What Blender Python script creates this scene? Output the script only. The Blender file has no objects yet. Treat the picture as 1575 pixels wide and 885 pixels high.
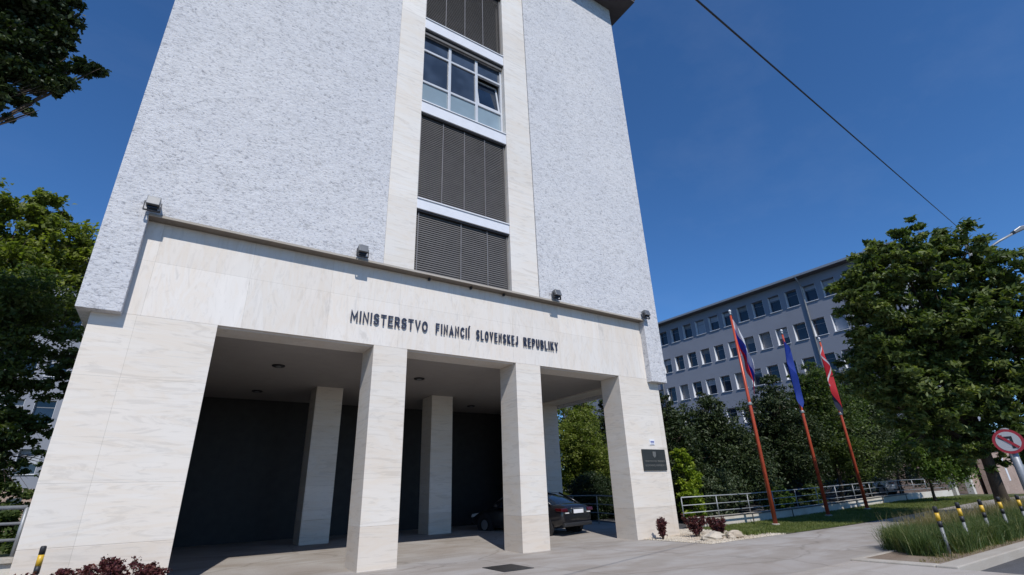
import bpy, math, random
import numpy as np
from mathutils import Vector, Matrix

# ------------------------------------------------------------------ camera, sky, sun, exposure
scene = bpy.context.scene
col = scene.collection
cam_d = bpy.data.cameras.new('camera')
cam = bpy.data.objects.new('camera', cam_d); col.objects.link(cam)
cam_d.sensor_width = 36.0; cam_d.sensor_fit = 'HORIZONTAL'; cam_d.lens = 17.27
cam_d.clip_start = 0.1; cam_d.clip_end = 3000
_y, _p, _r = math.radians(33.9934), math.radians(22.5993), math.radians(-2.1185)
F = Vector((math.sin(_y)*math.cos(_p), math.cos(_y)*math.cos(_p), math.sin(_p)))
R0 = Vector((math.cos(_y), -math.sin(_y), 0)); U0 = R0.cross(F)
RR = R0*math.cos(_r) + U0*math.sin(_r); UU = -R0*math.sin(_r) + U0*math.cos(_r)
M = Matrix((RR, UU, -F)).transposed().to_4x4(); M.translation = Vector((0, 0, 1.6))
cam.matrix_world = M
scene.camera = cam

SUN_EL, SUN_OFF = math.radians(47), math.radians(18)     # the sun stands behind the camera, 18 degrees to the left
to_sun = Vector((-math.sin(SUN_OFF)*math.cos(SUN_EL), -math.cos(SUN_OFF)*math.cos(SUN_EL), math.sin(SUN_EL)))
world = bpy.data.worlds.new('World'); scene.world = world; world.use_nodes = True
wn = world.node_tree.nodes; wl = world.node_tree.links
bg = wn['Background']; bg.inputs['Strength'].default_value = 0.145
sky = wn.new('ShaderNodeTexSky'); sky.sky_type = 'NISHITA'; sky.sun_disc = False
sky.sun_elevation = SUN_EL; sky.sun_rotation = math.atan2(to_sun.x, to_sun.y)
sky.altitude = 1800; sky.air_density = 1.1; sky.dust_density = 0.0; sky.ozone_density = 10
hs = wn.new('ShaderNodeHueSaturation'); hs.inputs['Saturation'].default_value = 1.08
wl.new(sky.outputs[0], hs.inputs['Color'])
# faint thin cirrus
tc = wn.new('ShaderNodeTexCoord'); mp = wn.new('ShaderNodeMapping'); mp.inputs['Rotation'].default_value = (.3, .5, .2); mp.inputs['Scale'].default_value = (1.2, 4.0, 7.0)
wl.new(tc.outputs['Generated'], mp.inputs[0]); cn = wn.new('ShaderNodeTexNoise'); cn.inputs['Scale'].default_value = 1.3; cn.inputs['Detail'].default_value = 7; cn.inputs['Roughness'].default_value = .6
wl.new(mp.outputs[0], cn.inputs['Vector']); cr = wn.new('ShaderNodeValToRGB'); cr.color_ramp.elements[0].position = .5; cr.color_ramp.elements[0].color = (0, 0, 0, 1)
cr.color_ramp.elements[1].position = .85; cr.color_ramp.elements[1].color = (.035, .035, .035, 1); wl.new(cn.outputs['Fac'], cr.inputs[0])
cm = wn.new('ShaderNodeMix'); cm.data_type = 'RGBA'; wl.new(cr.outputs[0], cm.inputs[0]); wl.new(hs.outputs[0], cm.inputs[6]); cm.inputs[7].default_value = (5.5, 6.0, 6.8, 1)
wl.new(cm.outputs[2], bg.inputs['Color'])
sun_d = bpy.data.lights.new('sun', 'SUN'); sun_d.energy = 4.2; sun_d.angle = math.radians(0.53); sun_d.color = (1.0, 0.965, 0.92)
sun = bpy.data.objects.new('sun', sun_d); col.objects.link(sun)
sun.rotation_euler = to_sun.to_track_quat('Z', 'Y').to_euler(); sun.location = to_sun*80
vs = scene.view_settings
vs.view_transform = 'Standard'; vs.look = 'None'; vs.gamma = 1; vs.use_curve_mapping = False; vs.exposure = -0.05
scene.cycles.max_bounces = 7; scene.cycles.transparent_max_bounces = 8

rng = np.random.default_rng(7); random.seed(7)

# ------------------------------------------------------------------ helpers
def tag(o, label=None, cat=None, group=None, kind=None):
    if label: o['label'] = label
    if cat: o['category'] = cat
    if group: o['group'] = group
    if kind: o['kind'] = kind
    return o

def empty(name, loc, rz=0, **k):
    o = bpy.data.objects.new(name, None); col.objects.link(o)
    o.location = loc; o.rotation_euler = (0, 0, rz); o.empty_display_size = .3
    return tag(o, **k)

def copy_tree(o, parent=None):
    c = o.copy(); col.objects.link(c); c.parent = parent
    for ch in list(o.children): copy_tree(ch, c)
    return c

def copy_base(o, parent):
    c = o.copy(); col.objects.link(c); c.parent = parent
    for ch in list(o.children):
        if not ch.name.startswith('blind'): copy_tree(ch, c)
    return c

class MB:
    def __init__(s): s.v = []; s.f = []
    def box(s, x0, x1, y0, y1, z0, z1):
        b = len(s.v)
        s.v += [(x0,y0,z0),(x1,y0,z0),(x1,y1,z0),(x0,y1,z0),(x0,y0,z1),(x1,y0,z1),(x1,y1,z1),(x0,y1,z1)]
        s.f += [tuple(b+i for i in q) for q in ((0,3,2,1),(4,5,6,7),(0,1,5,4),(1,2,6,5),(2,3,7,6),(3,0,4,7))]
        return s
    def prism(s, pts, a0, a1, axis='y'):
        n = len(pts); b = len(s.v)
        for a in (a0, a1):
            for (p, q) in pts:
                s.v.append({'y': (p, a, q), 'x': (a, p, q), 'z': (p, q, a)}[axis])
        s.f.append(tuple(b+i for i in range(n))[::-1]); s.f.append(tuple(b+n+i for i in range(n)))
        for i in range(n):
            j = (i+1) % n; s.f.append((b+i, b+j, b+n+j, b+n+i))
        return s
    def tube(s, pts, r, n=8, cap=True):
        pts = [Vector(p) for p in pts]; rs = r if isinstance(r, (list, tuple)) else [r]*len(pts)
        b = len(s.v); up = Vector((0, 0, 1))
        for i, p in enumerate(pts):
            t = (pts[min(i+1, len(pts)-1)] - pts[max(i-1, 0)]).normalized()
            a = t.cross(up)
            if a.length < .05: a = t.cross(Vector((1, 0, 0)))
            a.normalize(); c = t.cross(a)
            for k in range(n):
                th = 2*math.pi*k/n
                s.v.append(tuple(p + (a*math.cos(th) + c*math.sin(th))*rs[i]))
        for i in range(len(pts)-1):
            for k in range(n):
                k2 = (k+1) % n
                s.f.append((b+i*n+k, b+i*n+k2, b+(i+1)*n+k2, b+(i+1)*n+k))
        if cap:
            s.f.append(tuple(b+k for k in range(n))[::-1]); s.f.append(tuple(b+(len(pts)-1)*n+k for k in range(n)))
        return s
    def lathe(s, c, prof, n=20, axis='z'):
        b = len(s.v)
        for (r, h) in prof:
            for k in range(n):
                th = 2*math.pi*k/n; a, d = r*math.cos(th), r*math.sin(th)
                s.v.append({'z': (c[0]+a, c[1]+d, c[2]+h), 'y': (c[0]+a, c[1]+h, c[2]+d), 'x': (c[0]+h, c[1]+a, c[2]+d)}[axis])
        for i in range(len(prof)-1):
            for k in range(n):
                k2 = (k+1) % n; s.f.append((b+i*n+k, b+i*n+k2, b+(i+1)*n+k2, b+(i+1)*n+k))
        s.f.append(tuple(b+k for k in range(n))[::-1]); s.f.append(tuple(b+(len(prof)-1)*n+k for k in range(n)))
        return s
    def build(s, name, mat, parent=None, smooth=False, bevel=0, subsurf=0, **k):
        me = bpy.data.meshes.new(name); me.from_pydata(s.v, [], s.f); me.validate()
        if smooth: me.polygons.foreach_set('use_smooth', [True]*len(me.polygons))
        me.materials.append(mat)
        o = bpy.data.objects.new(name, me); col.objects.link(o); o.parent = parent
        if bevel:
            m = o.modifiers.new('bevel', 'BEVEL'); m.width = bevel; m.segments = 2; m.limit_method = 'ANGLE'
        if subsurf:
            m = o.modifiers.new('sub', 'SUBSURF'); m.levels = subsurf; m.render_levels = subsurf
        return tag(o, **k)

def np_mesh(name, V, Fa, mat, parent=None, attrs=None, smooth=False, **k):
    """V (n,3), Fa (m,k) faces with equal vertex count"""
    me = bpy.data.meshes.new(name); m, kk = Fa.shape
    me.vertices.add(len(V)); me.vertices.foreach_set('co', V.astype(np.float32).ravel())
    me.loops.add(m*kk); me.loops.foreach_set('vertex_index', Fa.astype(np.int32).ravel())
    me.polygons.add(m); me.polygons.foreach_set('loop_start', np.arange(0, m*kk, kk, dtype=np.int32))
    me.update(calc_edges=True)
    if smooth: me.polygons.foreach_set('use_smooth', [True]*m)
    for an, av in (attrs or {}).items():
        a = me.attributes.new(an, 'FLOAT', 'FACE'); a.data.foreach_set('value', av.astype(np.float32))
    me.materials.append(mat)
    o = bpy.data.objects.new(name, me); col.objects.link(o); o.parent = parent
    return tag(o, **k)

# ------------------------------------------------------------------ materials
def new_mat(name):
    m = bpy.data.materials.new(name); m.use_nodes = True
    return m, m.node_tree.nodes, m.node_tree.links, m.node_tree.nodes['Principled BSDF']

def noise(n, l, vec, scale, detail=4, rough=.55, dist=0, mp=None):
    t = n.new('ShaderNodeTexNoise'); t.inputs['Scale'].default_value = scale; t.inputs['Detail'].default_value = detail
    t.inputs['Roughness'].default_value = rough; t.inputs['Distortion'].default_value = dist
    if mp:
        q = n.new('ShaderNodeMapping'); q.inputs['Scale'].default_value = mp[:3]
        if len(mp) > 3: q.inputs['Rotation'].default_value = mp[3:]
        l.new(vec, q.inputs[0]); vec = q.outputs[0]
    l.new(vec, t.inputs['Vector']); return t.outputs['Fac']

def ramp(n, l, fac, stops):
    r = n.new('ShaderNodeValToRGB'); e = r.color_ramp.elements
    while len(e) < len(stops): e.new(.5)
    for i, (p, c) in enumerate(stops):
        e[i].position = p; e[i].color = (*c, 1) if len(c) == 3 else c
    l.new(fac, r.inputs[0]); return r.outputs[0]

def mix(n, l, a, b, fac, mode='MIX'):
    x = n.new('ShaderNodeMix'); x.data_type = 'RGBA'; x.blend_type = mode
    for s, v in ((x.inputs[6], a), (x.inputs[7], b), (x.inputs[0], fac)):
        if isinstance(v, (int, float)): s.default_value = v
        elif isinstance(v, tuple): s.default_value = (*v, 1)
        else: l.new(v, s)
    return x.outputs[2]

def bump(n, l, h, strength, dist, b):
    t = n.new('ShaderNodeBump'); t.inputs['Strength'].default_value = strength; t.inputs['Distance'].default_value = dist
    l.new(h, t.inputs['Height']); l.new(t.outputs[0], b.inputs['Normal'])

def plain(name, c, rough=.5, metal=0, spec=.5, var=.12, scale=3, bmp=0):
    m, n, l, b = new_mat(name); g = n.new('ShaderNodeNewGeometry')
    f = noise(n, l, g.outputs['Position'], scale, 5)
    r = ramp(n, l, f, [(.3, tuple(x*(1-var) for x in c)), (.7, tuple(min(1, x*(1+var)) for x in c))])
    l.new(r, b.inputs['Base Color']); b.inputs['Roughness'].default_value = rough
    b.inputs['Metallic'].default_value = metal; b.inputs['Specular IOR Level'].default_value = spec
    if bmp: bump(n, l, noise(n, l, g.outputs['Position'], 60, 3), bmp, .01, b)
    return m

def stucco(name, c):
    m, n, l, b = new_mat(name); g = n.new('ShaderNodeNewGeometry'); P = g.outputs['Position']
    a = noise(n, l, P, 1.0, 8, .72, .25, (4, 4, 7))
    a2 = noise(n, l, P, 1.0, 6, .7, .5, (12, 12, 20))
    big = noise(n, l, P, .35, 4)
    c1 = ramp(n, l, a, [(.33, tuple(x*.66 for x in c)), (.43, tuple(x*.93 for x in c)), (.55, c), (.8, tuple(min(1, x*1.07) for x in c))])
    c2 = ramp(n, l, a2, [(.37, (.42, .43, .46)), (.44, (.90, .90, .92)), (.51, (1, 1, 1))])
    c3 = ramp(n, l, big, [(.3, (.93, .94, .96)), (.7, (1, 1, 1))])
    l.new(mix(n, l, mix(n, l, c1, c2, .8, 'MULTIPLY'), c3, 1.0, 'MULTIPLY'), b.inputs['Base Color'])
    h = n.new('ShaderNodeMath'); h.operation = 'ADD'; l.new(a, h.inputs[0]); l.new(a2, h.inputs[1])
    bump(n, l, h.outputs[0], .6, .045, b); b.inputs['Roughness'].default_value = .9; b.inputs['Specular IOR Level'].default_value = .2
    return m

def marble(name, c, vertical=False, warm=0.0, joints=True):
    m, n, l, b = new_mat(name); g = n.new('ShaderNodeNewGeometry'); P = g.outputs['Position']
    oi = n.new('ShaderNodeObjectInfo')
    sc = (.17, .17, 1.15, 0, .24, .12) if not vertical else (1.1, 1.1, .28, 0, .3, 0)
    off = n.new('ShaderNodeVectorMath'); off.operation = 'ADD'; l.new(P, off.inputs[0])
    cmb = n.new('ShaderNodeCombineXYZ'); mu = n.new('ShaderNodeMath'); mu.operation = 'MULTIPLY'; mu.inputs[1].default_value = 37
    l.new(oi.outputs['Random'], mu.inputs[0]); l.new(mu.outputs[0], cmb.inputs[2]); l.new(cmb.outputs[0], off.inputs[1]); Q = off.outputs[0]
    v = noise(n, l, Q, 1.6, 7, .6, 1.6, sc)
    v2 = noise(n, l, Q, 4.5, 6, .65, 2.2, sc)
    pk = noise(n, l, Q, .5, 3, .5, .5)
    warmc = (c[0]*.99, c[1]*.965, c[2]*.93); gray = (c[0]*.83, c[1]*.825, c[2]*.82)
    c1 = ramp(n, l, v, [(.28, gray), (.37, c), (.46, warmc), (.52, c), (.70, tuple(min(1, x*1.04) for x in c)), (.74, tuple(x*.84 for x in warmc)), (.78, c)])
    c2 = ramp(n, l, v2, [(.38, (.74, .73, .72)), (.48, (1, 1, 1)), (.66, (1, 1, 1)), (.72, (.86, .835, .81))])
    c3 = ramp(n, l, pk, [(.3, (1, .965, .93)), (.7, (1, 1, 1))])
    cc = mix(n, l, mix(n, l, c1, c2, .42 if not vertical else .28, 'MULTIPLY'), c3, 1.0, 'MULTIPLY')
    if joints:                                   # fine joints between the stone slabs
        sep = n.new('ShaderNodeSeparateXYZ'); l.new(P, sep.inputs[0])
        ad = n.new('ShaderNodeMath'); ad.operation = 'ADD'; l.new(sep.outputs[0], ad.inputs[0]); l.new(sep.outputs[1], ad.inputs[1])
        k = n.new('ShaderNodeCombineXYZ'); l.new(ad.outputs[0], k.inputs[0]); l.new(sep.outputs[2], k.inputs[1])
        br = n.new('ShaderNodeTexBrick'); l.new(k.outputs[0], br.inputs['Vector'])
        br.offset = 0
        br.inputs['Color1'].default_value = (1, 1, 1, 1); br.inputs['Color2'].default_value = (.87, .86, .845, 1)
        br.inputs['Mortar'].default_value = (.56, .54, .50, 1); br.inputs['Scale'].default_value = 1
        br.inputs['Mortar Size'].default_value = .0045; br.inputs['Mortar Smooth'].default_value = .3
        br.inputs['Brick Width'].default_value = 2.34 if not vertical else 1.96; br.inputs['Row Height'].default_value = 2.04 if not vertical else 2.25
        cc = mix(n, l, cc, br.outputs['Color'], .6, 'MULTIPLY')
    l.new(cc, b.inputs['Base Color']); b.inputs['Roughness'].default_value = .55; b.inputs['Specular IOR Level'].default_value = .35
    bump(n, l, noise(n, l, P, 25, 4), .08, .01, b)
    return m

def leafmat(name, a, bcol, c3=None, trans=.3):
    m, n, l, b = new_mat(name); at = n.new('ShaderNodeAttribute'); at.attribute_name = 'tone'
    st = [(0, a), (1, bcol)] if c3 is None else [(0, a), (.6, bcol), (1, c3)]
    r = ramp(n, l, at.outputs['Fac'], st); l.new(r, b.inputs['Base Color'])
    b.inputs['Roughness'].default_value = .5; b.inputs['Specular IOR Level'].default_value = .3
    tr = n.new('ShaderNodeBsdfTranslucent'); l.new(mix(n, l, r, (1.5, 1.7, .6), 1.0, 'MULTIPLY'), tr.inputs['Color'])
    ms = n.new('ShaderNodeMixShader'); ms.inputs[0].default_value = trans
    l.new(b.outputs[0], ms.inputs[1]); l.new(tr.outputs[0], ms.inputs[2]); l.new(ms.outputs[0], n['Material Output'].inputs[0])
    return m

def glassmat(name, c, rough=.05, var=.3):
    m, n, l, b = new_mat(name); g = n.new('ShaderNodeNewGeometry')
    f = noise(n, l, g.outputs['Position'], .9, 2)
    l.new(ramp(n, l, f, [(.35, tuple(x*(1-var) for x in c)), (.65, tuple(x*(1+var) for x in c))]), b.inputs['Base Color'])
    b.inputs['Roughness'].default_value = rough; b.inputs['IOR'].default_value = 1.5; b.inputs['Specular IOR Level'].default_value = .6
    return m

def groundmat(name, c, grit=.2, stain=.25, bmp=.4, stain_c=(.7, .62, .54), cracks=0):
    m, n, l, b = new_mat(name); g = n.new('ShaderNodeNewGeometry'); P = g.outputs['Position']
    f1 = noise(n, l, P, 45, 4, .7); f2 = noise(n, l, P, .55, 6, .6, .6); f3 = noise(n, l, P, .9, 5, .6, 1.2, (.35, 1.2, 1))
    c1 = ramp(n, l, f1, [(.3, tuple(x*(1-grit) for x in c)), (.7, tuple(x*(1+grit) for x in c))])
    c2 = ramp(n, l, f2, [(.35, stain_c), (.6, (1, 1, 1))]); c3 = ramp(n, l, f3, [(.4, (.86, .84, .81)), (.55, (1, 1, 1))])
    cc = mix(n, l, mix(n, l, c1, c2, stain, 'MULTIPLY'), c3, stain*2.2 if stain < .45 else 1.0, 'MULTIPLY')
    if cracks:
        vo = n.new('ShaderNodeTexVoronoi'); vo.feature = 'DISTANCE_TO_EDGE'; vo.inputs['Scale'].default_value = .33
        nn = n.new('ShaderNodeTexNoise'); nn.inputs['Scale'].default_value = 1.5; nn.inputs['Detail'].default_value = 5; l.new(P, nn.inputs['Vector'])
        l.new(mix(n, l, P, nn.outputs['Color'], .35), vo.inputs['Vector'])
        cc = mix(n, l, cc, ramp(n, l, vo.outputs['Distance'], [(0, (.5, .48, .45)), (.012, (1, 1, 1))]), cracks, 'MULTIPLY')
    l.new(cc, b.inputs['Base Color']); b.inputs['Roughness'].default_value = .92; b.inputs['Specular IOR Level'].default_value = .25
    bump(n, l, f1, bmp, .01, b)
    return m

def brickmat(name, c1, c2, mort):
    m, n, l, b = new_mat(name); g = n.new('ShaderNodeNewGeometry'); sep = n.new('ShaderNodeSeparateXYZ'); l.new(g.outputs['Position'], sep.inputs[0])
    ad = n.new('ShaderNodeMath'); ad.operation = 'ADD'; l.new(sep.outputs[0], ad.inputs[0]); l.new(sep.outputs[1], ad.inputs[1])
    k = n.new('ShaderNodeCombineXYZ'); l.new(ad.outputs[0], k.inputs[0]); l.new(sep.outputs[2], k.inputs[1])
    br = n.new('ShaderNodeTexBrick'); l.new(k.outputs[0], br.inputs['Vector'])
    br.inputs['Color1'].default_value = (*c1, 1); br.inputs['Color2'].default_value = (*c2, 1); br.inputs['Mortar'].default_value = (*mort, 1)
    br.inputs['Scale'].default_value = 1; br.inputs['Brick Width'].default_value = .25; br.inputs['Row Height'].default_value = .08; br.inputs['Mortar Size'].default_value = .008
    l.new(mix(n, l, br.outputs['Color'], ramp(n, l, noise(n, l, g.outputs['Position'], .8, 5), [(.3, (.75, .75, .75)), (.7, (1, 1, 1))]), 1.0, 'MULTIPLY'), b.inputs['Base Color'])
    b.inputs['Roughness'].default_value = .9
    return m

MAR = (.70, .66, .60)
m_marble = marble('marble_horizontal', MAR)
m_marble_v = marble('marble_vertical', (.715, .68, .63), vertical=True)
m_plinth = marble('marble_plinth', (.655, .60, .53))
m_strip = marble('marble_strip', (.72, .695, .65))
m_stucco = stucco('stucco_white', (.635, .63, .63))
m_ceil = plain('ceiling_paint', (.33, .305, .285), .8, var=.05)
m_dark = plain('interior_dark', (.025, .024, .024), .6, var=.25)  # near-black colour stands in for the deep shade under the porch and indoors
m_soffit = plain('soffit_metal', (.09, .08, .085), .6)
m_flash = plain('brown_flashing', (.17, .14, .11), .5, var=.15)
m_alu = plain('light_aluminium', (.66, .67, .70), .5, 0.0, var=.04)
m_white = plain('white_frame', (.72, .73, .75), .4, var=.04)
m_blind = plain('blind_dark_grey', (.125, .118, .113), .5, .1, var=.1)
m_blindg = plain('blind_guide', (.20, .19, .185), .45, .2)
m_gdark = glassmat('dark_glass', (.012, .02, .035))
m_gpanel = glassmat('bluish_panel_glass', (.24, .31, .35), .25, .12)
m_gtower = glassmat('hazy_blue_glass', (.045, .06, .085), .08, .4)
m_frame = plain('window_frame_grey', (.50, .52, .55), .45, var=.05)
m_black = plain('black_metal', (.02, .02, .022), .55)
m_letter = plain('letter_metal', (.055, .06, .085), .35, .5, var=.1)
m_bronze = plain('plaque_bronze', (.06, .06, .056), .35, .6, var=.15)
m_bronzel = plain('plaque_relief', (.22, .21, .19), .4, .5)
m_galv = plain('galvanised_steel', (.30, .31, .32), .5, .4, var=.12, scale=8)
m_galvd = plain('dark_handrail', (.07, .065, .06), .5, .3)
m_conc = groundmat('kerb_concrete', (.42, .385, .335), .15, .3, .3)
m_wallc = groundmat('painted_low_wall', (.58, .55, .49), .08, .35, .2)
m_side = groundmat('pavement_surface', (.37, .345, .32), .12, .5, .3, cracks=.42)
m_apron = groundmat('driveway_surface', (.40, .365, .33), .12, .4, .3, cracks=.25)
m_road = groundmat('asphalt', (.10, .10, .105), .3, .3, .6)
m_soil = groundmat('dry_soil', (.24, .19, .145), .3, .5, .9)
m_gravelb = groundmat('gravel_bed', (.55, .50, .42), .3, .2, 1.0)
m_lawnb = groundmat('lawn_soil', (.09, .105, .038), .35, .5, .8, (.8, .75, .4))
m_far = groundmat('far_ground', (.09, .09, .06), .2, .3, .3)
m_pole = plain('orange_pole', (.46, .075, .035), .35, .1, var=.12)
m_bark = groundmat('bark', (.085, .065, .05), .4, .5, 1.0)
m_post = plain('bollard_post_grey', (.20, .205, .205), .55, .2)
m_yel = plain('yellow_paint', (.62, .38, .03), .4)
m_wingu = plain('wing_paint', (.225, .24, .28), .85, var=.06, scale=.4)
m_brick = brickmat('brick', (.26, .15, .11), (.34, .21, .16), (.36, .33, .30))
m_brickl = brickmat('brick_pale', (.36, .24, .18), (.43, .30, .23), (.42, .38, .34))
m_rock = groundmat('pale_rock', (.58, .52, .43), .2, .5, .8)
m_curtain = plain('pale_curtain', (.34, .36, .40), .8, var=.08)
m_wframe = plain('wing_window_frame', (.20, .21, .23), .5)
m_lamp = plain('floodlight_grey', (.17, .175, .18), .4, .4)

# ------------------------------------------------------------------ ground
def sm(t): t = np.clip(t, 0, 1); return t*t*(3-2*t)
def hgt(x, y): return .3*sm((np.asarray(x, float)-20)/20) + .2*sm((np.asarray(y, float)-12.9)/6.4)
def sheet(name, x0, x1, y0, y1, lift, mat, step=.8, **k):
    xs = np.linspace(x0, x1, max(2, int((x1-x0)/step)+1)); ys = np.linspace(y0, y1, max(2, int((y1-y0)/step)+1))
    X, Y = np.meshgrid(xs, ys); V = np.stack([X, Y, hgt(X, Y)+lift], -1).reshape(-1, 3)
    nx, ny = len(xs), len(ys); i = np.arange((ny-1)*(nx-1)); r, c = i//(nx-1), i % (nx-1); a = r*nx+c
    return np_mesh(name, V, np.stack([a, a+1, a+nx+1, a+nx], 1), mat, smooth=True, **k)

MB().box(-1500, 1500, -1500, 1500, -.6, -.35).build('ground', m_far, kind='structure')
sheet('road', -120, 200, -9, 4.2, -.125, m_road, 3, kind='structure')
sheet('driveway', -12, 12.55, -.5, 6.0, .001, m_apron, kind='structure')
MB().box(-12, 12.55, -.5, 6.0, -.2, -.004).build('driveway_base', m_conc, kind='structure')
sheet('pavement', -60, 120, 6.0, 10.3, 0, m_side, 1.2, kind='structure')
sheet('forecourt', -1.0, 13.6, 10.3, 24, 0, m_side, .5, kind='structure')
sheet('ramp', 13.6, 17.0, 12.9, 24, 0, m_side, .5, kind='structure')
sheet('gravel_bed', 13.6, 17.6, 10.3, 14.3, .006, m_gravelb, .5, kind='structure')
sheet('lawn', 17.6, 49, 10.3, 14.2, .012, m_lawnb, .8, kind='structure')
sheet('car_park', 17.0, 50, 14.3, 60, .0, m_road, 1.5, kind='structure')
sheet('garden_soil', -40, -1.98, 10.3, 14, .01, m_soil, 1.5, kind='structure')
sheet('back_garden', -60, -1.98, 14, 60, .02, m_lawnb, 2, kind='structure')
sheet('front_strip', -1.98, -1.0, 10.3, 12.9, .01, m_soil, .6, kind='structure')
sheet('planter_soil', 12.85, 70, 4.55, 5.95, .02, m_soil, .8, kind='structure')
# kerbs round the planting strip
kb = MB()
kb.box(12.55, 100, 4.2, 4.55, -.2, .045).build('street_kerb', m_conc, bevel=.02, kind='structure')
MB().box(12.55, 12.85, 4.552, 6.06, -.2, .038).build('planter_kerb', m_conc, bevel=.02, kind='structure')
MB().box(12.852, 70, 5.95, 6.06, -.2, .034).build('border_kerb', m_conc, bevel=.01, kind='structure')
MB().box(-12, 12.548, 3.95, 4.2, -.3, -.02).build('gutter_slab', m_conc, bevel=.01, kind='structure')
MB().box(-5, 12.55, 5.93, 6.02, -.1, .006).build('paving_joint', m_apron, kind='structure')

# pebbles on the gravel bed, one mass
n = 5200
px = rng.uniform(13.6, 17.6, n); py = rng.uniform(10.3, 14.2, n); pr = rng.uniform(.012, .035, n)
octv = np.array([(1,0,0),(-1,0,0),(0,1,0),(0,-1,0),(0,0,1),(0,0,-1)], float)
octf = np.array([(0,2,4),(2,1,4),(1,3,4),(3,0,4),(2,0,5),(1,2,5),(3,1,5),(0,3,5)])
V = octv[None]*pr[:, None, None]*rng.uniform(.6, 1.3, (n, 6, 1)) + np.stack([px, py, hgt(px, py)+.012], 1)[:, None]
np_mesh('gravel', V.reshape(-1, 3), (octf[None]+6*np.arange(n)[:, None, None]).reshape(-1, 3), m_rock, kind='stuff',
        label='pale gravel around the red shrubs at the pillar foot', cat='gravel')

# ------------------------------------------------------------------ vegetation tools
def leaves(name, blobs, nleaf, size, mat, parent=None, clumps=40, spread=.22, seed=1, shell=(.5, 1.05), droop=0, elong=1.7, flat=.55, **k):
    g = np.random.default_rng(seed); B = np.array(blobs, float)
    if B.shape[1] == 4: B = np.c_[B, np.ones(len(B))]
    w = B[:, 3]**2; w /= w.sum()
    bi = g.choice(len(B), clumps*len(B), p=w); d = g.normal(size=(len(bi), 3)); d /= np.linalg.norm(d, axis=1)[:, None]
    rad = B[bi, 3]*g.uniform(*shell, len(bi)); cc = B[bi, :3] + d*rad[:, None]*np.stack([np.ones(len(bi)), np.ones(len(bi)), B[bi, 4]], 1)
    cr = B[bi, 3]*spread*g.uniform(.6, 1.5, len(bi)); ct = g.uniform(0, 1, len(bi))
    li = g.integers(0, len(cc), nleaf); o = g.normal(size=(nleaf, 3)); o[:, 2] *= flat
    c = cc[li] + o*cr[li][:, None]*.62; c[:, 2] -= droop*(o[:, 0]**2+o[:, 1]**2)*cr[li]*.3
    nr = g.normal(size=(nleaf, 3))*.75; nr[:, 2] += .75; nr /= np.linalg.norm(nr, axis=1)[:, None]
    t = np.cross(nr, g.normal(size=(nleaf, 3))); t /= np.linalg.norm(t, axis=1)[:, None]; b = np.cross(nr, t)
    s = size*g.uniform(.55, 1.25, nleaf); L = t*(s*elong/2)[:, None]; W = b*(s/2)[:, None]; D = nr*(s*.18)[:, None]
    V = np.stack([c-L, c+W-L*.1+D, c+L*1.05, c-W-L*.1+D], 1).reshape(-1, 3)
    q = 4*np.arange(nleaf)[:, None]; Fa = np.concatenate([q+[0, 1, 2], q+[0, 2, 3]], 1).reshape(-1, 3)
    tone = np.clip(ct[li]*.55 + g.uniform(0, .5, nleaf), 0, 1)
    return np_mesh(name, V, Fa, mat, parent, {'tone': np.repeat(tone, 2)}, **k)

def trunk(name, base, top, blobs, r, mat, parent=None, seed=1, bend=.3, nl=None, lr=.28, **k):
    rd = random.Random(seed); mb = MB(); base = Vector(base); top = Vector(top); N = 8; pts = []
    side = Vector((rd.uniform(-1, 1), rd.uniform(-1, 1), 0))*bend
    for i in range(N+1):
        t = i/N; pts.append(base.lerp(top, t) + side*math.sin(t*math.pi) + Vector((rd.uniform(-1, 1), rd.uniform(-1, 1), 0))*.04)
    mb.tube(pts, [r*(1.35 if i == 0 else 1)*(1-.72*i/N) for i in range(N+1)], 9)
    bl = list(blobs); rd.shuffle(bl)
    for b in bl[:nl or len(bl)]:
        c = Vector(b[:3]); j = rd.randint(3, N-1); p0 = pts[j]; rr = r*(1-.72*j/N)*.62
        mid = p0.lerp(c, .5) + Vector((rd.uniform(-.3, .3), rd.uniform(-.3, .3), rd.uniform(0, .5)))*b[3]*.4
        mb.tube([p0, p0.lerp(mid, .5), mid, c], [rr, rr*.75, rr*.5, rr*.18], 6)
        for q in range(5):
            e = c + Vector((rd.uniform(-1, 1), rd.uniform(-1, 1), rd.uniform(-.6, 1)))*b[3]*.85; s0 = mid.lerp(c, rd.uniform(.2, 1))
            mb.tube([s0, s0.lerp(e, .5)+Vector((0, 0, .1*b[3])), e], [rr*.3, rr*.2, rr*.08], 5)
    return mb.build(name, mat, parent, smooth=True, **k)

def tree(name, base, top, blobs, nleaf, size, mat, r=.15, seed=1, label='', cat='tree', group=None, clumps=40, spread=.22, loc=None, **k):
    root = empty(name, base, label=label, cat=cat, group=group)
    off = Vector(base); bl = [(b[0]-off.x, b[1]-off.y, b[2]-off.z)+tuple(b[3:]) for b in blobs]
    trunk('trunk', (0, 0, 0), Vector(top)-off, bl, r, m_bark, root, seed)
    leaves('crown', bl, nleaf, size, mat, root, clumps=clumps, spread=spread, seed=seed, **k)
    return root

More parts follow.
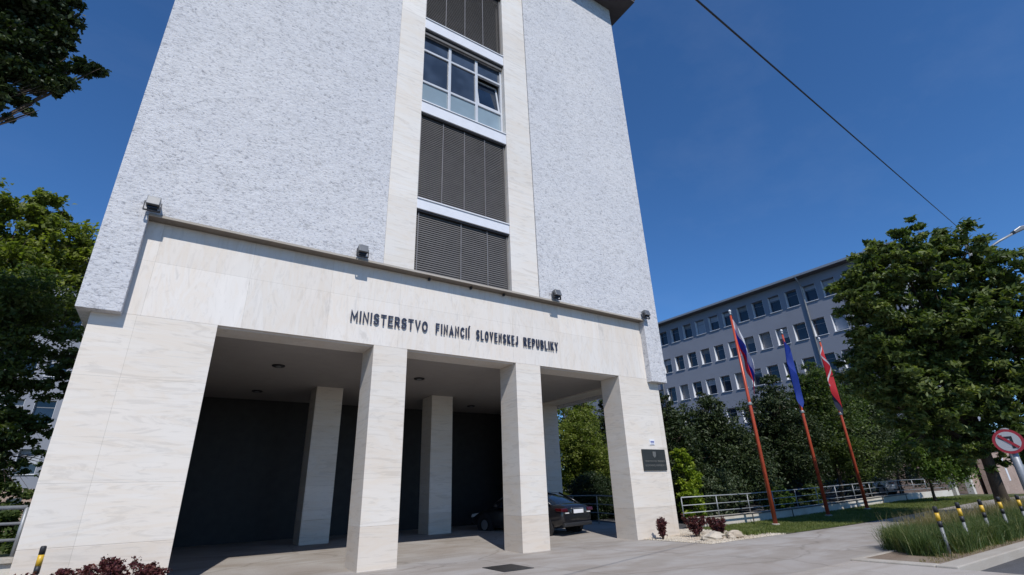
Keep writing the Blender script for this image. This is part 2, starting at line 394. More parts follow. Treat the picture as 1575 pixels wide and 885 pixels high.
def grass(name, xy, hmin, hmax, width, lean, mat, seed=1, z=0, **k):
    g = np.random.default_rng(seed); n = len(xy); x, y = xy[:, 0], xy[:, 1]; h = g.uniform(hmin, hmax, n)
    pt = .5+.5*np.sin(x*2.3+np.sin(y*3.1)*1.5)*np.sin(y*2.9+x*.7); tone = np.clip(g.normal(.25, .27, n)+.4*pt, 0, 1); h = h*(.75+.4*pt) if hmax > .3 else h
    a = g.uniform(0, 2*np.pi, n); la = g.uniform(0, lean, n); dx, dy = np.cos(a)*la*h, np.sin(a)*la*h
    b = g.uniform(0, 2*np.pi, n); wx, wy = np.cos(b)*width, np.sin(b)*width; z0 = hgt(x, y)+z
    V = np.stack([np.stack([x-wx, y-wy, z0], 1), np.stack([x+wx, y+wy, z0], 1), np.stack([x+dx*.35+wx*.7, y+dy*.35+wy*.7, z0+h*.6], 1),
                  np.stack([x+dx*.35-wx*.7, y+dy*.35-wy*.7, z0+h*.6], 1), np.stack([x+dx, y+dy, z0+h*(1-.3*la)], 1)], 1).reshape(-1, 3)
    q = 5*np.arange(n)[:, None]; Fa = np.concatenate([q+[0, 1, 2], q+[0, 2, 3], q+[3, 2, 4]], 1).reshape(-1, 3)
    return np_mesh(name, V, Fa, mat, None, {'tone': np.repeat(tone, 3)}, **k)

# ------------------------------------------------------------------ the ministry tower
YF, YS = 12.9, 12.65
tower = empty('office_tower', (6.7, 12.9, 0), label='tall white stucco office tower on marble pillars above a drive-through porch', cat='building')
TI = tower.matrix_basis.inverted() if False else Matrix.Translation((-6.7, -12.9, 0))
def tp(mb, name, mat, parent=None, bevel=0, **k):
    o = mb.build(name, mat, parent or tower, bevel=bevel, **k)
    if parent is None: o.data.transform(TI)
    return o
def tsub(mb, name, mat, parent, **k):
    o = mb.build(name, mat, parent, **k); o.data.transform(TI); return o
ZL = 7.76
# stucco volumes with their hanging side strips
left = MB().prism([(-2.22, 5.40), (-1.46, 5.40), (-1.46, ZL), (4.09, ZL), (4.09, 26.0), (-2.22, 26.0)], YS, YF)
left.box(-2.22, 4.09, YF, 30, ZL+.002, 26.0).box(-2.22, -1.99, YF, 30, 5.402, ZL)
tp(left, 'stucco_wall', m_stucco, bevel=.012)
right = MB().prism([(9.70, ZL), (14.82, ZL), (14.82, 5.33), (15.68, 5.33), (15.68, 26.0), (9.70, 26.0)], YS, YF)
right.box(9.70, 15.68, YF, 30, ZL+.002, 26.0).box(15.43, 15.68, YF, 30, 5.332, ZL)
tp(right, 'stucco_wall', m_stucco, bevel=.012)
for a, b in ((4.10, 5.04), (8.55, 9.68)):
    tp(MB().box(a, b, YS+.03, 13.4, ZL+.04, 25.9), 'marble_pilaster', m_strip, bevel=.008)
tp(MB().box(9.681, 9.699, YS+.06, 13.3, ZL+.06, 25.9), 'joint_strip', m_flash)
# core behind the window strip and rear body
tp(MB().box(4.9, 8.7, 13.42, 30, ZL+.01, 25.9), 'window_core', m_dark)
# roof
rf = MB().box(-3.05, 16.55, 11.58, 31, 26.01, 26.13); tp(rf, 'roof_soffit', m_soffit)
tp(MB().box(-3.09, 16.59, 11.54, 31, 26.135, 26.44), 'roof_slab', m_flash, bevel=.02)
# ledge over the portal
tp(MB().box(-1.455, 14.815, 12.625, 12.899, 7.742, 7.758), 'ledge_flashing', m_flash)
tp(MB().box(-1.455, 14.815, 12.600, 12.624, 7.742, 7.80), 'drip_edge', m_conc)
# portal
def col_block(x0, x1, y0, y1, name, z1=5.45):
    sh = tp(MB().box(x0, x1, y0, y1, .952, z1), name, m_marble, bevel=.006)
    tsub(MB().box(x0, x1, y0, y1, -.1, .95), 'plinth', m_plinth, sh, bevel=.006)
    return sh
YB = 13.87
col_block(-1.98, .34, YF, YB, 'corner_pier'); col_block(13.32, 15.42, YF, YB, 'corner_pier')
for x in (4.07, 8.74):
    col_block(x, x+.97, YF, YB, 'pillar'); col_block(x, x+.97, 19.3, 20.27, 'pillar', 5.5)
col_block(13.32, 15.42, 19.3, 20.27, 'rear_pier', 5.5); col_block(-1.98, .34, 19.3, 20.27, 'rear_pier', 5.5)
tp(MB().box(-1.98, 15.42, YF, YB, 5.452, 7.74), 'frieze', m_marble_v, bevel=.004)
tp(MB().box(14.45, 15.42, YB+.002, 23, 5.452, 7.6), 'side_lintel', m_marble)
# groove strip along the lintel bottom
tp(MB().box(.36, 13.3, YF+.12, YF+.20, 5.438, 5.451), 'drip_strip', m_white)
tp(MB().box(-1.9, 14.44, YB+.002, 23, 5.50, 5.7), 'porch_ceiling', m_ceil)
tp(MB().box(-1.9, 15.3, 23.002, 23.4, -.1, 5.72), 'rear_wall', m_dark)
tp(MB().box(-1.97, -1.7, YB+.002, 19.29, -.1, 5.498), 'closing_wall', m_dark)  # added on the unseen left side to keep the porch dark
tp(MB().box(-1.97, -1.7, 20.28, 22.99, -.1, 5.498), 'closing_wall', m_dark)  # added behind the left rear pier, also to keep the porch dark
tp(MB().box(15.1, 15.40, 20.28, 22.99, -.1, 5.44), 'closing_wall', m_dark)
tp(MB().box(-1.97, 15.4, 23.41, 30, -.1, 5.25), 'rear_body', m_stucco)
# recessed ceiling lights
for x, y in ((2.27, 16.55), (2.27, 21.0), (6.95, 16.5), (6.95, 21.1), (11.6, 21.1)):
    o = tp(MB().lathe((x, y, 5.46), [(.10, 0), (.17, -.004), (.19, .012), (.19, .036)], 20), 'downlight', m_black)
    tsub(MB().lathe((x, y, 5.452), [(.02, .0), (.085, 0.001), (.085, .006)], 16), 'lens', m_galv, o)
# window strip
bands = [(9.96, 10.43), (13.87, 14.44), (17.91, 18.49), (21.91, 22.49)]
for z0, z1 in bands:
    b_ = tp(MB().box(5.042, 8.548, YS+.05, 13.0, z0+.06, z1-.05), 'spandrel_panel', m_alu, bevel=.01)
    tsub(MB().box(5.043, 8.547, YS+.015, YS+.3, z1-.05, z1-.015), 'window_sill', m_white, b_)
    tsub(MB().box(5.043, 8.547, YS+.10, 13.0, z0, z0+.06), 'blind_box', m_black, b_)  # black strip laid in as the thin shadow gap under the panel
def blind(z0, z1, nseg, n_):
    s = MB(); k = int((z1-z0)/.075)
    for i in range(k):
        z = z0 + (i+.5)*(z1-z0)/k
        s.prism([(12.835, z-.040), (12.838, z-.042), (12.872, z+.038), (12.869, z+.040)], 5.07, 8.52, 'x')
    o = tp(s, 'window_blind', m_blind)
    for i in range(nseg+1):
        x = 5.10 + (8.49-5.10)*i/nseg if nseg != 3 else [5.16, 6.68, 7.69, 8.49][i]
        tsub(MB().box(x-.014, x+.014, 12.812, 12.831, z0, z1), 'guide_rail', m_blindg, o)
    tsub(MB().box(5.06, 8.53, 12.82, 12.90, z0-.03, z0+.02), 'bottom_rail', m_blindg, o)
    return o
def glazing(z0, z1):
    fr = MB(); xs = [5.06, 6.20, 7.37, 8.53]; rows = [z0+.04, z0+1.08, z0+2.62, z1-.04]
    for x in xs[1:3]: fr.box(x-.055, x+.055, 12.90, 13.02, z0, z1)
    fr.box(5.042, 5.13, 12.90, 13.02, z0, z1).box(8.47, 8.548, 12.90, 13.02, z0, z1)
    for z in rows: fr.box(5.13, 8.47, 12.905, 13.01, z-.045, z+.045)
    w = tp(fr, 'window', m_frame, bevel=.006)
    for i in range(3):
        for j in range(3):
            if i == 2 and j == 1: continue
            a, b = xs[i]+.06, xs[i+1]-.06; c, d = rows[j]+.045, rows[j+1]-.045
            tsub(MB().box(a, b, 12.955, 12.965, c, d), 'pane', m_gpanel if j == 0 else m_gtower, w)
    # the tilted-open sash
    a, b, c, d = 7.44, 8.45, z0+1.14, z0+2.57; s = MB(); t = .22
    def yy(z): return 12.95 - 0*(z-c) + t*(z-c)/(d-c)*-1
    P = lambda z, o_: (12.96 + o_ - t*(z-c)/(d-c)*-1, z)
    for (x0, x1, za, zb) in ((a, a+.07, c, d), (b-.07, b, c, d), (a+.07, b-.07, c, c+.07), (a+.07, b-.07, d-.07, d)):
        s.prism([P(za, -.03), P(za, .03), P(zb, .03), P(zb, -.03)], x0, x1, 'x')
    tsub(s, 'open_sash', m_frame, w)
    tsub(MB().prism([P(c+.07, -.004), P(c+.07, .004), P(d-.07, .004), P(d-.07, -.004)], a+.07, b-.07, 'x'), 'pane', m_gdark, w)
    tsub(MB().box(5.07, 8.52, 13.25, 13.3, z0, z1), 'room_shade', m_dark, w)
    tsub(MB().box(5.07, 8.52, 12.80, 12.88, z1-.13, z1-.002), 'raised_blind', m_blind, w)
    return w
for args in ((7.83, 9.95, 3), (10.45, 13.86, 4), (18.53, 21.90, 4), (22.51, 25.8, 4)):
    blind(args[0], args[1], args[2], 0)
    tp(MB().box(5.042, 8.548, 13.0, 13.05, args[0], args[1]), 'window_glass', m_gdark)
glazing(14.45, 17.89)
# small stubs under the ledge
for x in (5.6, 7.05, 8.3):
    tp(MB().box(x-.03, x+.03, 12.78, 12.86, 7.66, 7.74), 'bracket', m_black)

# floodlights on the ledge
def floodlight(x, lab):
    r = empty('floodlight', (x, 12.47, 7.84), label=lab, cat='floodlight', group='floodlights along the ledge')
    MB().prism([(-.14, .07), (.10, .07), (.13, .26), (-.06, .30)], -.13, .13, 'x').build('lamp_housing', m_lamp, r, bevel=.012)
    MB().box(-.165, -.15, -.03, .03, -.04, .18).box(.15, .165, -.03, .03, -.04, .18).box(-.165, .165, -.03, .03, -.05, -.03).build('bracket', m_black, r)
    MB().box(-.10, .10, -.05, .09, .02, .068).build('lamp_glass', m_gdark, r)
    return r
floodlight(-1.42, 'grey floodlight at the far left end of the ledge over the porch')
floodlight(3.42, 'grey floodlight on the ledge above the first word of the lettering')
floodlight(10.30, 'grey floodlight on the ledge above the last word of the lettering')
floodlight(14.82, 'grey floodlight at the right end of the ledge beside the stucco strip')

# lettering
lets = empty('metal_lettering', (3.36, 12.9, 6.03), label='dark metal capitals naming the ministry across the marble frieze', cat='sign')
def word(txt, x0, x1, z0, hh, y=12.86, th=.035, mat=None, parent=None, name='word', off=.012):
    cu = bpy.data.curves.new(name, 'FONT'); cu.body = txt; cu.size = 1; cu.extrude = .5; cu.offset = off
    o = bpy.data.objects.new(name+'_c', cu); col.objects.link(o)
    bpy.context.view_layer.update()
    dg = bpy.context.evaluated_depsgraph_get(); me = bpy.data.meshes.new_from_object(o.evaluated_get(dg))
    bpy.data.objects.remove(o); n_ = len(me.vertices); a = np.zeros(n_*3); me.vertices.foreach_get('co', a); a = a.reshape(-1, 3)
    mn, mx = a.min(0), a.max(0); capz = .73
    X = (a[:, 0]-mn[0])/(mx[0]-mn[0])*(x1-x0)+x0; Z = a[:, 1]/capz*hh+z0; Y = y - (a[:, 2])*th
    me.vertices.foreach_set('co', np.stack([X, Y, Z], 1).astype(np.float32).ravel()); me.update()
    me.materials.clear(); me.materials.append(mat or m_letter)
    ob = bpy.data.objects.new(name, me); col.objects.link(ob)
    if parent: ob.parent = parent; me.transform(Matrix.Translation(-parent.location))
    return ob
def arc(cx, cy, rx, ry, a0, a1, n=10): return [(cx+rx*math.cos(math.radians(a0+(a1-a0)*i/n)), cy+ry*math.sin(math.radians(a0+(a1-a0)*i/n))) for i in range(n+1)]
GL = {'M': [[(0,0),(0,1),(.45,.25),(.9,1),(.9,0)]], 'I': [[(0,0),(0,1)]], 'Í': [[(0,0),(0,1)],[(.0,1.12),(.16,1.32)]], 'N': [[(0,0),(0,1),(.7,0),(.7,1)]],
  'S': [arc(.33,.75,.33,.25,20,270)+arc(.33,.25,.33,.25,90,-160)[1:]], 'T': [[(0,1),(.7,1)],[(.35,0),(.35,.96)]], 'E': [[(.6,0),(0,0),(0,1),(.6,1)],[(.04,.52),(.52,.52)]],
  'R': [[(0,0),(0,1),(.36,1)]+arc(.38,.74,.25,.26,90,-90)+[(.04,.48)],[(.34,.46),(.66,0)]], 'V': [[(0,1),(.37,0),(.74,1)]], 'O': [arc(.4,.5,.4,.5,90,450,20)],
  'F': [[(0,0),(0,1),(.6,1)],[(.04,.52),(.5,.52)]], 'A': [[(0,0),(.38,1),(.76,0)],[(.15,.3),(.61,.3)]], 'C': [arc(.4,.5,.4,.5,45,315,16)], 'L': [[(0,1),(0,0),(.55,0)]],
  'K': [[(0,0),(0,1)],[(.64,1),(.05,.42)],[(.22,.56),(.68,0)]], 'J': [[(.48,1),(.48,.28)]+arc(.24,.26,.24,.26,0,-170)], 'P': [[(0,0),(0,1),(.36,1)]+arc(.38,.72,.25,.28,90,-90)+[(.04,.44)]],
  'U': [[(0,1),(0,.32)]+arc(.34,.33,.34,.33,180,360)+[(.68,1)]], 'B': [[(0,0),(0,1),(.32,1)]+arc(.34,.76,.23,.24,90,-90)+[(.04,.52)],[(.34,.52)]+arc(.36,.26,.27,.26,90,-90)+[(.04,0)]], 'Y': [[(0,1),(.36,.48),(.72,1)],[(.36,.46),(.36,0)]]}
GW = {k: max(p[0] for st_ in v for p in st_) for k, v in GL.items()}
def glyph(mb, ch, x, z, h, wsc, th, y0, y1):
    for si, st_ in enumerate(GL[ch]):
        P = [Vector((x+p[0]*h*wsc, z+p[1]*h)) for p in st_]; nP = len(P); closed = (P[0]-P[-1]).length < 1e-4; Lr = []
        for i in range(nP):
            d0 = (P[i]-P[i-1]).normalized() if i > 0 else ((P[-1]-P[-2]).normalized() if closed else (P[1]-P[0]).normalized())
            d1 = (P[i+1]-P[i]).normalized() if i < nP-1 else ((P[1]-P[0]).normalized() if closed else d0)
            nn = Vector((-(d0+d1).y, (d0+d1).x)); nn = nn.normalized() if nn.length > 1e-3 else Vector((-d0.y, d0.x))
            k = min(1.9, 1/max(.3, nn.dot(Vector((-d0.y, d0.x))))); e = Vector((0, 0))
            if not closed and i == 0: e = -d1*th*.5
            if not closed and i == nP-1: e = d0*th*.5
            Lr.append((P[i]+e+nn*th*.5*k, P[i]+e-nn*th*.5*k))
        b0 = len(mb.v); ya, yb = y0-si*.0015, y1
        for a_, c_ in Lr: mb.v += [(a_.x, ya, a_.y), (c_.x, ya, c_.y), (c_.x, yb, c_.y), (a_.x, yb, a_.y)]
        for i in range(nP-1):
            q = b0+4*i
            for j in range(4): mb.f.append((q+j, q+(j+1) % 4, q+4+(j+1) % 4, q+4+j))
        mb.f += [(b0, b0+1, b0+2, b0+3), (b0+4*(nP-1)+3, b0+4*(nP-1)+2, b0+4*(nP-1)+1, b0+4*(nP-1))]
ws = [('MINISTERSTVO', 3.36, 5.62), ('FINANCIÍ', 5.88, 7.04), ('SLOVENSKEJ', 7.26, 8.83), ('REPUBLIKY', 9.05, 10.50)]
for t, xa, xb in ws:
    h_, th = .27, .042; k = ((xb-xa) - (len(t)-1)*.09 - th)/(sum(GW[c] for c in t)*h_); x = xa+th/2; mb = MB()
    for c in t:
        glyph(mb, c, x-3.36, 0.02, h_, k, th, -.055, -.03)
        x += GW[c]*h_*k + .09
    mb.build('word', m_letter, lets)

# plaque on the right pier
pl = empty('wall_plaque', (14.6, 12.9, 2.14), label='dark bronze nameplate with two lines of small writing on the right marble pier', cat='sign')
MB().box(-.60, .60, -.05, -.002, 0, .72).build('plate', m_bronze, pl, bevel=.012)
for t_, xa, xb, zz in (('MINISTERSTVO', 14.1, 14.68, 2.42), ('FINANCIÍ', 14.74, 15.1, 2.42), ('SLOVENSKEJ', 14.08, 14.58, 2.28), ('REPUBLIKY', 14.64, 15.12, 2.28)):
    word(t_, xa, xb, zz, .06, y=12.845, th=.008, mat=m_bronzel, parent=pl, name='word', off=.004)
em = MB().prism([(14.52, 2.78), (14.52, 2.64), (14.6, 2.56), (14.68, 2.64), (14.68, 2.78)], 12.838, 12.849, 'y').build('emblem', m_bronzel, pl); em.data.transform(Matrix.Translation(-pl.location))
ns = empty('number_plate_sign', (14.62, 12.9, 3.02), label='small white sign with blue marks above the bronze nameplate', cat='sign')
MB().box(-.13, .13, -.022, -.002, 0, .19).build('plate', m_white, ns)
m_bluep = plain('blue_print', (.12, .14, .33), .5)
MB().box(-.09, .10, -.026, -.0225, .075, .13).box(-.08, .09, -.026, -.0225, .02, .038).build('print', m_bluep, ns)

# ------------------------------------------------------------------ far office wings
def wing(name, loc, rz, length, label, ncols, x_first, depth=12, nrows=5):
    root = empty(name, loc, rz, label=label, cat='building')
    zc = [4.85+3.55*i for i in range(5)]; W, H = 1.25, 1.75; sp = 1.82
    wl_ = MB(); xs = [x_first + sp*i for i in range(ncols)]
    zs = [3.0]+[v for z in zc for v in (z-H/2, z+H/2)]+[20.8]
    for i in range(0, len(zs), 2): wl_.box(0, length, 0, .5, zs[i], zs[i+1])
    for z in zc:
        edges = [0]+[v for x in xs for v in (x-W/2, x+W/2)]+[length]
        for i in range(0, len(edges), 2): wl_.box(edges[i], edges[i+1], .0, .5, z-H/2+.0005, z+H/2-.0005)
    wl_.box(0, length, .501, depth, 3.0, 20.8)
    wl_.build('wall', m_wingu, root)
    MB().box(-.05, length+.05, -.06, depth, -.3, 2.998).build('brick_base', m_brickl, root)
    MB().box(-1, length+1, -.8, depth+1, 20.802, 21.0).build('roof', m_soffit, root)
    MB().box(-1, length+1, -.92, -.805, 20.83, 21.04).build('gutter', m_galv, root)
    proto = None; wr_ = random.Random(len(label))
    for z in zc:
        for x in xs:
            if proto is None:
                f = MB(); a, b = W/2, H/2
                f.box(-a, -a+.07, .36, .44, -b, b).box(a-.07, a, .36, .44, -b, b).box(-a+.07, a-.07, .36, .44, b-.07, b).box(-a+.07, a-.07, .36, .44, -b, -b+.07)
                f.box(-a+.07, a-.07, .365, .435, .35, .40)
                proto = f.build('window', m_wframe, root)
                MB().box(-a+.003, -a+.02, .0, .359, -b+.02, b-.02).build('window_jamb', m_white, proto)
                MB().box(a-.02, a-.003, .0, .359, -b+.02, b-.02).build('window_jamb', m_white, proto)
                MB().box(-a-.03, a+.03, -.09, .359, -b-.035, -b+.015).build('window_sill', m_white, proto)
                MB().box(-a+.07, a-.07, .395, .405, -b+.07, b-.07).build('pane', m_gdark, proto)
                w = proto
            else: w = copy_base(proto, root)
            w.location = (x, 0, z)
            if wr_.random() < .45:
                hh = wr_.choice((.35, .6, .6, .95, 1.5)); bl_ = MB().box(-W/2+.075, W/2-.075, .375, .385, H/2-.07-hh, H/2-.071).build('blind', m_curtain if wr_.random() < .6 else m_blindg, w)
    for x in (length-7.7, length-26.3): MB().tube([(x, -.85, 20.8), (x, -.5, 20.5), (x, -.12, 19.9), (x, -.12, 3.0)], .075, 8).build('drainpipe', m_galv, root, smooth=True)
    for i, x in enumerate(xs):
        if i % 2 == 0: MB().box(x-.4, x+.4, -.085, -.062, 1.3, 2.4).build('ground_floor_window', m_gdark, root)
    return root
# right wing faces the tower: local +x runs towards the street
wing('office_wing', (49.1, 60, 0), -math.pi/2+math.radians(2.3), 45.5, 'long blue grey office wing with rows of square windows behind the flagpoles', 20, 60-16.11-1.82*19)
wing('office_wing', (-32, 51, 0), 0, 38, 'pale blue office wing half hidden behind the trees left of the tower', 19, 1.4)

# brick block at the right edge
bb = empty('brick_building', (53.2, 13.2, .2), label='low brown brick building with a white top band at the far right edge', cat='building')
MB().box(0, 30, 0, 1.1, -.4, 3.1).build('brick_wall', m_brickl, bb)
MB().box(-.1, 30.1, -.1, 1.15, 3.102, 4.4).build('fascia', m_white, bb)
MB().lathe((.95, -.12, 3.75), [(.36, .018), (.36, -.03), (.24, -.035), (.24, -.03)], 24, 'y').build('round_emblem', m_black, bb)
MB().box(1.75, 2.1, -.03, -.002, .9, 2.6).build('wall_sign', m_white, bb)
for wx in (6, 10, 14): MB().box(wx, wx+1.4, -.05, -.002, .8, 2.4).build('window', m_gdark, bb)
for i, (gx, gy) in enumerate(((46.8, 14.4), (49.6, 14.2))):
    g = empty('gate_post', (gx, gy, .3), label=['square white gate post at the end of the fence nearer the flagpoles', 'square white gate post standing against the brick building'][i], cat='gate post', group='gate posts')
    MB().box(-.2, .2, -.2, .2, -.3, 1.35).build('shaft', m_wallc, g, bevel=.02)
    MB().box(-.24, .24, -.24, .24, 1.352, 1.43).build('cap', m_conc, g)

# ------------------------------------------------------------------ low wall, fence, railings
lw = empty('low_wall', (17.6, 14.25, 0), label='low white garden wall under the long steel railing', cat='wall')
xs = np.arange(17.65, 46.6, 1.0); w_ = MB()
for i in range(len(xs)-1):
    a, b = xs[i], xs[i+1]; za, zb = float(hgt(a, 14.1)), float(hgt(b, 14.1)); k = len(w_.v)
    w_.v += [(a-17.6, -.1, za-.3), (b-17.6, -.1, zb-.3), (b-17.6, .15, zb-.3), (a-17.6, .15, za-.3), (a-17.6, -.1, za+.38), (b-17.6, -.1, zb+.38), (b-17.6, .15, zb+.38), (a-17.6, .15, za+.38)]
    w_.f += [(k, k+1, k+5, k+4), (k+2, k+3, k+7, k+6), (k+4, k+5, k+6, k+7)]
w_.build('wall_body', m_wallc, lw)
def path_rail(mb, pts, r): mb.tube(pts, r, 8)
def railing(root, pts, zs, post_step, base_drop=0.0, fat=1.0):
    """pts: polyline (x,y,z ground) in world, zs: rail heights"""
    o = Vector(root.location); P = [Vector(p)-o for p in pts]
    for z in zs:
        path_rail_mb = MB(); path_rail_mb.tube([p+Vector((0, 0, z)) for p in P], .024*fat if z == max(zs) else .017*fat, 8); path_rail_mb.build('rail', m_galv, root, smooth=True)
    for a, b in zip(P[:-1], P[1:]):
        L = (b-a).length; k = max(1, round(L/post_step))
        for i in range(k+(1 if b is P[-1] else 0)):
            c = a.lerp(b, i/k); MB().tube([c+Vector((0, 0, base_drop)), c+Vector((0, 0, max(zs)-.001))], .022*fat, 8).build('post', m_galv, root, smooth=True)
def gp(x, y, dz=0): return (x, y, float(hgt(x, y))+dz)
f1 = empty('steel_railing', gp(17.6, 14.3), label='long galvanised steel railing on the low wall behind the flagpoles', cat='railing')
railing(f1, [gp(x, 14.32, .36) for x in (17.5, 22, 26, 30, 34, 38, 42, 46.4)], (.20, .48, .78), 2.2)
f2 = empty('handrail', gp(17.9, 14.0), label='thin dark handrail running low in front of the white garden wall', cat='handrail')
o2 = Vector(f2.location)
MB().tube([Vector(gp(x, 13.98, .37))-o2 for x in (18.0, 22, 26, 30, 34, 38)], .03, 8).build('rail', m_galvd, f2, smooth=True)
for x in (18.4, 21.6, 24.8, 28, 31.2, 34.4, 37.6):
    c = Vector(gp(x, 13.98))-o2; MB().tube([c, c+Vector((0, 0, .36))], .024, 8).build('post', m_galvd, f2)
f3 = empty('side_railing', gp(16.2, 15), label='steel railing seen through the porch beside the dark clipped bush', cat='railing')
railing(f3, [gp(16.3, 14.6, 0), gp(16.3, 18.0, 0), gp(16.3, 23, 0)], (.45, .8, 1.15), 2.0)
f4 = empty('left_railing', (-2.1, 13.3, .83), label='galvanised railing on a coping left of the marble pier', cat='railing')
railing(f4, [(-9, 13.3, .84), (-2.07, 13.3, .84)], (.27, .54, .81), 2.3, fat=1.5)
f5 = empty('retaining_wall', (-6, 13.3, 0), label='low rendered wall with pale coping left of the marble pier', cat='wall')
MB().box(-6, 3.98, -.12, .12, -.2, .74).build('wall_body', m_wallc, f5)
MB().box(-6, 3.99, -.2, .2, .742, .83).build('coping', m_conc, f5, bevel=.01)

# ------------------------------------------------------------------ flagpoles and flags
def flag(parent_name, top, colors, hoist, fly, ang, lab, seed, group, amp=.16):
    """a limp flag: mesh split in stripes of cloth, hanging from the pole"""
    root = empty('flag', top, label=lab, cat='flag', group=group)
    NU, NV = 44, 24; g = random.Random(seed); ph = g.uniform(0, 6)
    dx, dy = math.cos(ang), math.sin(ang)
    def P(u, v):
        s = math.sin(u*13+ph+v*3)*amp*.45*min(1, u*4) ; s2 = math.cos(u*9-v*5+ph)*amp*min(1, u*4)
        out = .04 + u*fly*.085 + .07*math.sin(min(u*3, 1.57)) + (1-v)*.15*min(1, u*2.2) + s*.5
        down = v*hoist + u*fly*.93 - (1-v)*u*.12
        return (dx*out - dy*s2, dy*out + dx*s2, -down)
    tot = sum((c[2] if len(c) > 2 else 1) for c in colors); acc = 0
    for c in colors:
        nm, m = c[:2]; wgt = c[2] if len(c) > 2 else 1; v0, v1 = acc/tot, (acc+wgt)/tot; acc += wgt; nv = max(2, int(NV*wgt/tot)); V = []; Fc = []
        for i in range(NU+1):
            for j in range(nv+1): V.append(P(i/NU, v0+(v1-v0)*j/nv))
        for i in range(NU):
            for j in range(nv): a = i*(nv+1)+j; Fc.append((a, a+1, a+nv+2, a+nv+1))
        mb = MB(); mb.v = V; mb.f = Fc; mb.build(nm, m, root, smooth=True)
    return root
def clothmat(name, c):
    m, n, l, b = new_mat(name); b.inputs['Base Color'].default_value = (*c, 1); b.inputs['Roughness'].default_value = .7
    tr = n.new('ShaderNodeBsdfTranslucent'); tr.inputs['Color'].default_value = (*c, 1); ms = n.new('ShaderNodeMixShader'); ms.inputs[0].default_value = .3
    g = n.new('ShaderNodeNewGeometry'); l.new(ramp(n, l, noise(n, l, g.outputs['Position'], 14, 3), [(.3, tuple(x*.85 for x in c)), (.7, c)]), b.inputs['Base Color'])
    l.new(b.outputs[0], ms.inputs[1]); l.new(tr.outputs[0], ms.inputs[2]); l.new(ms.outputs[0], n['Material Output'].inputs[0]); return m
c_w = clothmat('cloth_white', (.75, .75, .78)); c_b = clothmat('cloth_blue', (.02, .07, .45)); c_r = clothmat('cloth_red', (.62, .02, .035))
c_eu = clothmat('cloth_deep_blue', (.01, .05, .36)); c_g = clothmat('cloth_slate', (.06, .07, .12)); c_y = clothmat('cloth_yellow', (.8, .6, .02))
poles = [((20.75, 12.50), 9.15, 'nearest the tower carrying the white blue and red flag'),
         ((25.9, 12.95), 9.0, 'in the middle carrying the deep blue flag'),
         ((30.2, 13.1), 9.1, 'furthest right carrying the red flag')]
for i, ((x, y), H, t) in enumerate(poles):
    z = float(hgt(x, y)); r = empty('flagpole', (x, y, z), label='orange red flagpole '+t, cat='flagpole', group='flagpoles on the lawn')
    MB().lathe((0, 0, 0), [(.16, -.1), (.16, .06), (.12, .08)], 16).build('base', m_conc, r)
    MB().tube([(0, 0, .07), (0, 0, H*.5), (0, 0, H-.25)], [.085, .07, .045], 14).build('shaft', m_pole, r, smooth=True)
    MB().tube([(0, 0, H-.249), (0, 0, H-.1)], [.05, .05], 12).build('pole_cap', m_galv, r, smooth=True)
    MB().lathe((0, 0, H-.1), [(.02, 0), (.055, .03), (.065, .07), (.055, .11), (.02, .14)], 14).build('finial', m_white, r, smooth=True)
    MB().lathe((0, 0, H*.52), [(.09, 0), (.10, .02), (.10, .1), (.09, .12)], 12).build('clamp', m_galv, r)
ang = math.radians(-45)
flag('', (20.75, 12.5, float(hgt(20.75, 12.5))+8.75), [('white_stripe', c_w), ('blue_stripe', c_b), ('red_stripe', c_r)], 1.35, 2.5, ang, 'limp white blue and red flag hanging from the flagpole nearest the tower', 3, 'flags')
eu = flag('', (25.9, 12.95, float(hgt(25.9, 12.95))+8.6), [('blue_cloth', c_eu)], 1.3, 2.6, math.radians(215), 'limp deep blue flag hanging from the middle flagpole', 5, 'flags')
flag('', (30.2, 13.1, float(hgt(30.2, 13.1))+8.7), [('white_stripe', c_w, .3), ('red_stripe', c_r, 4), ('slate_stripe', c_g, 1.2)], 1.5, 2.7, math.radians(205), 'limp red and white flag with a dark end on the furthest flagpole', 8, 'flags')

# ------------------------------------------------------------------ cars
def paint(name, c):
    m, n, l, b = new_mat(name); b.inputs['Roughness'].default_value = .28; b.inputs['Metallic'].default_value = .2; b.inputs['Coat Weight'].default_value = .7
    g = n.new('ShaderNodeNewGeometry'); l.new(ramp(n, l, noise(n, l, g.outputs['Position'], 6, 4), [(.3, tuple(x*.9 for x in c)), (.7, tuple(x*1.08 for x in c))]), b.inputs['Base Color']); return m
p_black = paint('paint_black', (.012, .012, .015)); p_white = paint('paint_white', (.7, .7, .7)); p_silver = paint('paint_silver', (.35, .36, .38)); p_blue = paint('paint_blue', (.03, .05, .12))
m_tyre = plain('tyre', (.015, .015, .015), .85); m_rim = plain('rim', (.45, .45, .47), .3, .8)
m_red = plain('tail_light_red', (.05, .003, .005), .12); m_clear = plain('lamp_clear', (.6, .6, .6), .15); m_plate = plain('number_plate_white', (.75, .75, .78), .4, var=.02)
